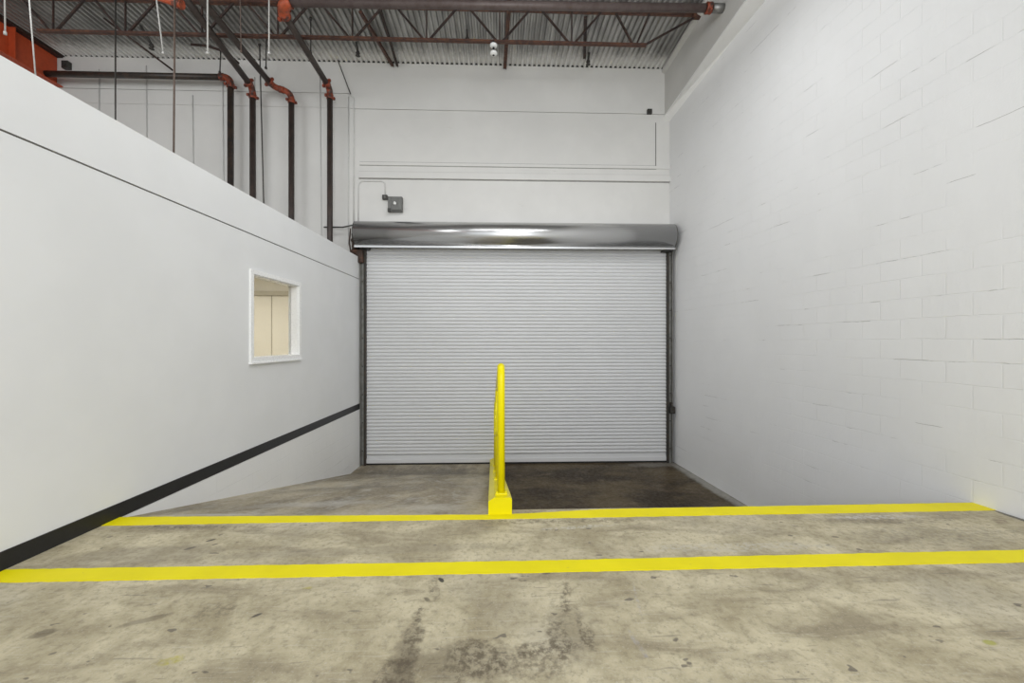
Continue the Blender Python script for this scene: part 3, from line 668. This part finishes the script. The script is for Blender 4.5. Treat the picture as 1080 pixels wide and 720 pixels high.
# hanger rods
rods = [((-5.22, 4.5, 7.25), (-5.18, 4.5, 4.60), .007, 'wire', 'thin white hanger rod, furthest left in front of the orange beam'),
        ((-6.15, 5.5, 7.25), (-5.95, 5.5, 4.73), .008, 'wire', 'thin white hanger rod crossing the orange beam'),
        ((-4.97, 6.0, 7.25), (-4.75, 6.0, 5.45), .009, 'wire', 'thin white slanting hanger rod above the horizontal black pipe'),
        ((-4.14, 6.0, 7.25), (-4.136, 6.0, 5.46), .011, 'wire', 'thick white hanger rod above the first riser elbow'),
        ((-3.70, 6.0, 7.25), (-3.67, 6.0, 5.50), .007, 'wire_d', 'faint thin hanger rod above the second riser'),
        ((-3.28, 6.0, 7.25), (-3.28, 6.0, 5.48), .009, 'wire', 'white hanger rod nearest the sprinkler main elbow'),
        ((-6.31, 7.0, 7.25), (-6.31, 7.0, 2.95), .011, 'wire_k', 'long dark hanger rod dropping behind the partition at the far left'),
        ((-4.43, 5.8, 7.25), (-4.46, 5.8, 2.95), .012, 'wire_d', 'long brown hanger rod dropping behind the partition left of the risers'),
        ((-4.72, 8.3, 7.25), (-4.61, 8.3, 2.95), .012, 'wire_k', 'long dark hanger wire between the second and third risers'),
        ((-4.42, 8.0, 7.25), (-4.43, 8.0, 6.57), .012, 'wire_k', 'short dark hanger rod holding the third riser branch'),
        ((-5.60, 8.50, 7.25), (-5.62, 8.50, 6.79), .012, 'wire_k', 'short dark hanger rod holding the horizontal black pipe'),
        ((-3.41, 7.60, 7.25), (-3.41, 7.60, 6.60), .012, 'wire_k', 'short dark hanger rod holding the branch nearest the door')]
for a, b, r, mt, lb in rods:
    t = MB(); t.tube([a, b], r, 8)
    c = Vector(b); t.tube([c + Vector((0, 0, .03)), c], r * 1.9, 8)
    t.tube([Vector(a), Vector(a) - Vector((0, 0, .03))], r * 2.2, 8)
    tag(obj('hanger_rod', t, M[mt], None, b), lb, 'hanger rod')

# white two-lobed fixture under the joist
t = thing('ceiling_fixture', (-0.096, 7.22, 6.17), 'small white two-lobed fixture hanging from the joist above the door', 'light fixture')
cx, cy = -0.09, 7.22
lobe = lambda z: MB().tube([(cx, cy, z - .035), (cx, cy, z - .028), (cx, cy, z - .012), (cx, cy, z + .012), (cx, cy, z + .028), (cx, cy, z + .035)], [.02, .045, .064, .064, .045, .02], 18)
obj('lobe', lobe(6.555), M['lampw'], t); obj('lobe', lobe(6.42), M['lampw'], t)
obj('stem', MB().tube([(cx, cy, 6.38), (cx, cy, 6.63)], .02, 10), M['dark'], t)

# ================================================================== ELECTRICAL ON THE BACK WALL
t = thing('switch_box', (-2.17, YB, 4.09), 'grey electrical switch box above the left end of the door hood', 'electrical box')
m = MB(); m.box(-2.315, -2.02, YB - .11, YB, 4.10, 4.41, .01); obj('enclosure', m, M['boxg'], t)
m = MB(); m.box(-2.24, -2.03, YB - .135, YB - .108, 4.12, 4.40, .008); c = obj('cover', m, M['boxg'], t)
m = MB(); m.tube([(-2.16, YB - .13, 4.25), (-2.16, YB - .16, 4.25), (-2.16, YB - .165, 4.25)], [.032, .03, .02], 14); m.box(-2.172, -2.148, YB - .19, YB - .15, 4.22, 4.28, .004); obj('knob', m, M['lampw'], c)
m = MB(); m.box(-2.315, -2.255, YB - .13, YB - .09, 4.08, 4.16, .006); obj('hinge', m, M['boxd'], t)
t = thing('junction_box', (-2.39, YB, 4.36), 'small dark junction box at the end of the painted conduit', 'electrical box')
m = MB(); m.box(-2.445, -2.34, YB - .07, YB, 4.365, 4.46, .006); c = obj('box', m, M['boxd'], t)
m = MB(); m.tube([(-2.39, YB - .07, 4.412), (-2.39, YB - .078, 4.412)], .02, 10); obj('screw_cap', m, M['boxg'], c)
m = MB(); m.box(3.19, 3.29, YB - .06, YB, 6.27, 6.37, .006); m.tube([(3.24, YB - .06, 6.32), (3.24, YB - .07, 6.32)], .022, 8)
tag(obj('junction_box', m, M['boxd'], None, (3.24, YB, 6.27)), 'small square dark box high on the back wall by the right corner', 'electrical box')
m = MB(); m.box(-8.93, -8.80, YB - .09, YB, 6.97, 7.12, .006); m.tube([(-8.86, YB - .09, 7.04), (-8.86, YB - .11, 7.04)], .03, 8)
tag(obj('junction_box', m, M['boxd'], None, (-8.86, YB, 6.97)), 'small dark box beside the end of the orange beam', 'electrical box')
def conduit(pts, r, label, mat='cwhite'):
    m = MB(); m.tube(pts, r, 8); o = obj('conduit', m, M[mat], None, min(pts, key=lambda p: p[2])); tag(o, label, 'conduit'); return o
yb = YB - .014
conduit([(-2.395, yb, 4.462)] + arc((-2.395, yb, 4.66), (-2.395, yb, 4.76), (-2.50, yb, 4.76), 5) + arc((-2.86, yb, 4.76), (-2.955, yb, 4.74), (-2.955, yb, 4.62), 5) + [(-2.955, yb, 3.86)], .013, 'white painted conduit looping from the small junction box down to the hood')
conduit([(-3.05, yb, 3.60)] + [(-3.05, yb, 6.40)] + arc((-3.05, yb, 6.44), (-3.05, yb, 6.55), (-3.15, yb, 6.585), 5), .016, 'tall white painted conduit beside the door, right one of the pair')
conduit([(-3.16, yb, 3.40), (-3.16, yb, 6.53)], .011, 'tall white painted conduit beside the door, left one of the pair')
for x, z1, lb in ((-6.36, 6.5, 'thin painted conduit below the wall joint, between the long hanger rods'), (-8.25, 7.0, 'thin painted conduit high on the back wall, leftmost of them'),
                  (-3.75, 7.1, 'thin painted conduit between the third and fourth risers'), (-5.75, 6.9, 'thin painted conduit just left of the first riser'),
                  (-7.3, 7.1, 'thin painted conduit left of the long dark hanger rod'), (-5.1, 6.9, 'thin painted conduit between the first and second risers')):
    conduit([(x + .05, yb, .05), (x, yb, z1)], .009, lb)
# dark spots where fixings were taken out
for o in list(bpy.data.objects):
    if '_w' in o: del o['_w']
